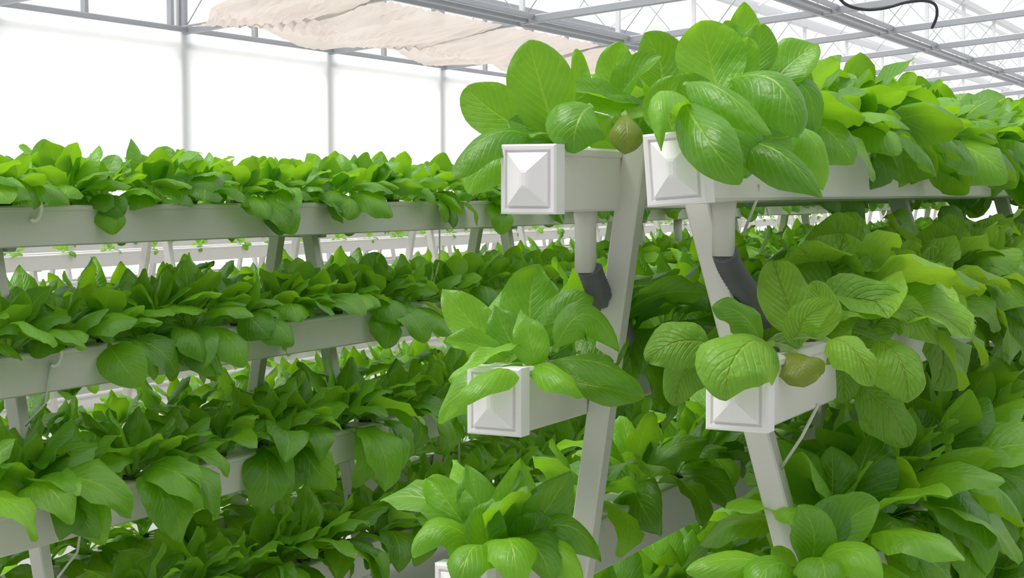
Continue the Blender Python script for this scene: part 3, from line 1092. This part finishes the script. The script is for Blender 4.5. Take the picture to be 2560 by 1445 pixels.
CH_ = ('pak_choi', 'spoon-leaved pak choi')
LG_ = ('leaf_green', 'pointed-leaf green')
PG_ = ('leaf_green', 'pale crinkled green')
row(near, 'TR', 2.74, 12.5, .185, 'choi', 18, 1.22, CH_, '@, # from the tilted end cap on the capped rack\'s top channel', G_NEAR, 3, 8.2, bare=((2.9, 3.1),), hang=.16)
row(near, 'TL', 2.78, 12.5, .19, 'choi', 14, 1.2, CH_, '@, # from the untilted end cap, peeping over behind the top channel', G_NEAR, 3, 5.4)
row(near, 'MR', 2.82, 12.5, .19, 'pale', 16, 1.25, PG_, '@, # from the cap with the hanging pale leaf', G_NEAR, 3, 8.4)
row(near, 'ML', 2.64, 6.5, .19, 'long', 15, 1.15, LG_, '@, # from the middle cap left of the narrow leg', G_NEAR, 2, 4.4)
row(near, 'R3', 2.68, 12.5, .165, 'choi', 20, 1.35, CH_, '@, # past the splayed leg on the capped rack\'s third channel', G_NEAR, 2, 8.4)
row(near, 'L3', 2.78, 6.5, .21, 'long', 13, 1.0, LG_, '@, # seen between the two legs, on the third channel', G_NEAR, 1, 4.6, hang=.001)
row(near, 'R4', 3.0, 12.5, .19, 'choi', 17, 1.3, CH_, '@, # visible on the lowest channel of the capped rack', G_NEAR, 1, 7.5)
row(near, 'L4', 2.9, 6.0, .2, 'long', 14, 1.2, LG_, '@, # visible low down beneath the two legs', G_NEAR, 1, 4.2, hang=.001)
G_ROW = 'greens on the rack in the next row'
row(row2, 'N1', 2.82, 14.5, .185, 'choi', 18, .97, CH_, '@, # from the left edge on the next row\'s top channel', G_ROW, 1, 8.2, bare=((2.7, 3.22), (3.55, 3.8), (4.6, 4.85)))
row(row2, 'F1', 3.0, 14.5, .2, 'choi', 13, 1.02, CH_, '@, # from the left edge, behind the next row\'s top plants', G_ROW, 1, 6.6)
row(row2, 'N2', 2.72, 14.5, .185, 'choi', 19, 1.12, CH_, '@, # from the left edge on the next row\'s second channel', G_ROW, 1, 8.2, bare=((2.6, 3.14), (4.0, 4.5)), hang=.75)
row(row2, 'F2', 3.0, 14.5, .2, 'long', 14, 1.15, LG_, '@, # from the left edge, behind the next row\'s second plants', G_ROW, 1, 6.4)
row(row2, 'N3', 2.66, 14.5, .2, 'long', 18, 1.25, LG_, '@, # from the left edge on the next row\'s third channel', G_ROW, 1, 7.6, bare=((2.6, 3.02), (3.42, 3.85)), hang=.75)
row(row2, 'F3', 3.0, 12.5, .2, 'long', 14, 1.15, LG_, '@, # from the left edge, behind the next row\'s third plants', G_ROW, 1, 4.0)
row(row2, 'N4', 3.2, 12.5, .2, 'long', 18, 1.25, LG_, '@, # from the left edge on the next row\'s lowest channel', G_ROW, 1, 6.6)
row(row2, 'F4', 3.0, 12.5, .2, 'long', 14, 1.15, LG_, '@, # from the left edge, behind the next row\'s lowest plants', G_ROW, 1, 5.6)
for i, rk in enumerate(far):
    row(rk, 'N1', 4.0, 29, .5, 'choi', 7, .5, CH_, 'x%d' % i, '', 1, -1)
    row(rk, 'N3', 4.0, 29, .3, 'choi', 8, .9, CH_, 'z%d' % i, '', 1, -1)


def in_view(loc):
    px, py, d = project(loc + Vector((0, 0, .08)))
    m_ = .13 * F / max(d, .1)
    return -m_ < px < 2560 + m_ and -m_ < py < 1445 + m_


SPEC.sort(key=lambda s: s[0])
single = [s for s in SPEC if s[9] and in_view(s[2])][:420]
built = []
for sp_ in single:
    d, nm, loc, sp, n, sz, sd, lab, grp, ind, hang = sp_
    rg = np.random.default_rng(sd)
    nn = n if d < 5.5 else n - 5
    built.append((sp_, build_plant(nm, loc, sp, nn, sz, rg, '', grp, tiltv=(rg.uniform(-.08, .08), rg.uniform(-.08, .08)), hang=hang)))

# keep as single plants those that can be seen; number them along each channel
bpy.context.view_layer.update()
dg = bpy.context.evaluated_depsgraph_get()
kids = {}
for o in bpy.data.objects:
    if o.parent is not None and o.name.startswith('leaf'):
        kids.setdefault(o.parent.name, []).append(o)
seen = []
gone = set()
for sp_, root in built:
    hits = tot = 0
    for o in kids[root.name]:
        vs_ = o.data.vertices
        for q in (.35, .5, .65, .8, .93):
            i = int(q * len(vs_))
            p = o.matrix_world @ vs_[i].co
            px, py, d = project(p)
            if not (0 < px < 2560 and 0 < py < 1445):
                continue
            tot += 1
            dr = p - CAM
            ok, hp, nn_, fi, ho, mw = SC.ray_cast(dg, CAM, dr.normalized(), distance=dr.length + .01)
            if ok and ho.parent is not None and ho.parent.name == root.name and (hp - p).length < .012:
                hits += 1
    if hits >= 2 and len(seen) < 290:
        seen.append((sp_, root))
    else:
        gone.update(kids[root.name] + list(root.children) + [root])
bpy.data.batch_remove(gone)
ids = {id(s_) for s_, r_ in seen}
count = {}
for sp_, root in sorted(seen, key=lambda q: q[0][2].y):
    kind_, place, k0 = sp_[7]
    count[(kind_, place)] = count.get((kind_, place), k0 - 1) + 1
    root['label'] = place.replace('#', ordinal(count[(kind_, place)])).replace('@', kind_)

# the rest of the rows, too many to count: one mesh per kind of leaf
for sp, mat, lab in (('choi', M_CHOI, 'small far rows of spoon-leaved greens along the distant channels'),
                     ('long', M_CHOI, 'half hidden pointed greens along the rear channels of the next row'),
                     ('pale', M_PALE, 'far run of pale crinkled greens on the middle outer channel')):
    Vs, Fs, Us, off = [], [], [], 0
    for s in SPEC:
        if s[3] != sp or id(s) in ids:
            continue
        rg = np.random.default_rng(s[6])
        for idx, m in plant_leaves(sp, max(8, s[4] - 3), s[5], rg, s[10]):
            V, Fq, UV = LIB[sp][idx][0]
            R = np.array(m.to_3x3()); T = np.array(m.translation) + np.array(s[2])
            Vs.append(V @ R.T + T); Fs.append(Fq + off); Us.append(UV); off += len(V)
    if Vs:
        me = arrays_mesh('far_greens', np.concatenate(Vs), np.concatenate(Fs), np.concatenate(Us), mat)
        o = mesh_obj('far_greens', me, mat)
        tag(o, lab, 'greens', kind='stuff')
print('plants', len(SPEC), 'single', len(seen), 'objects', len(bpy.data.objects))
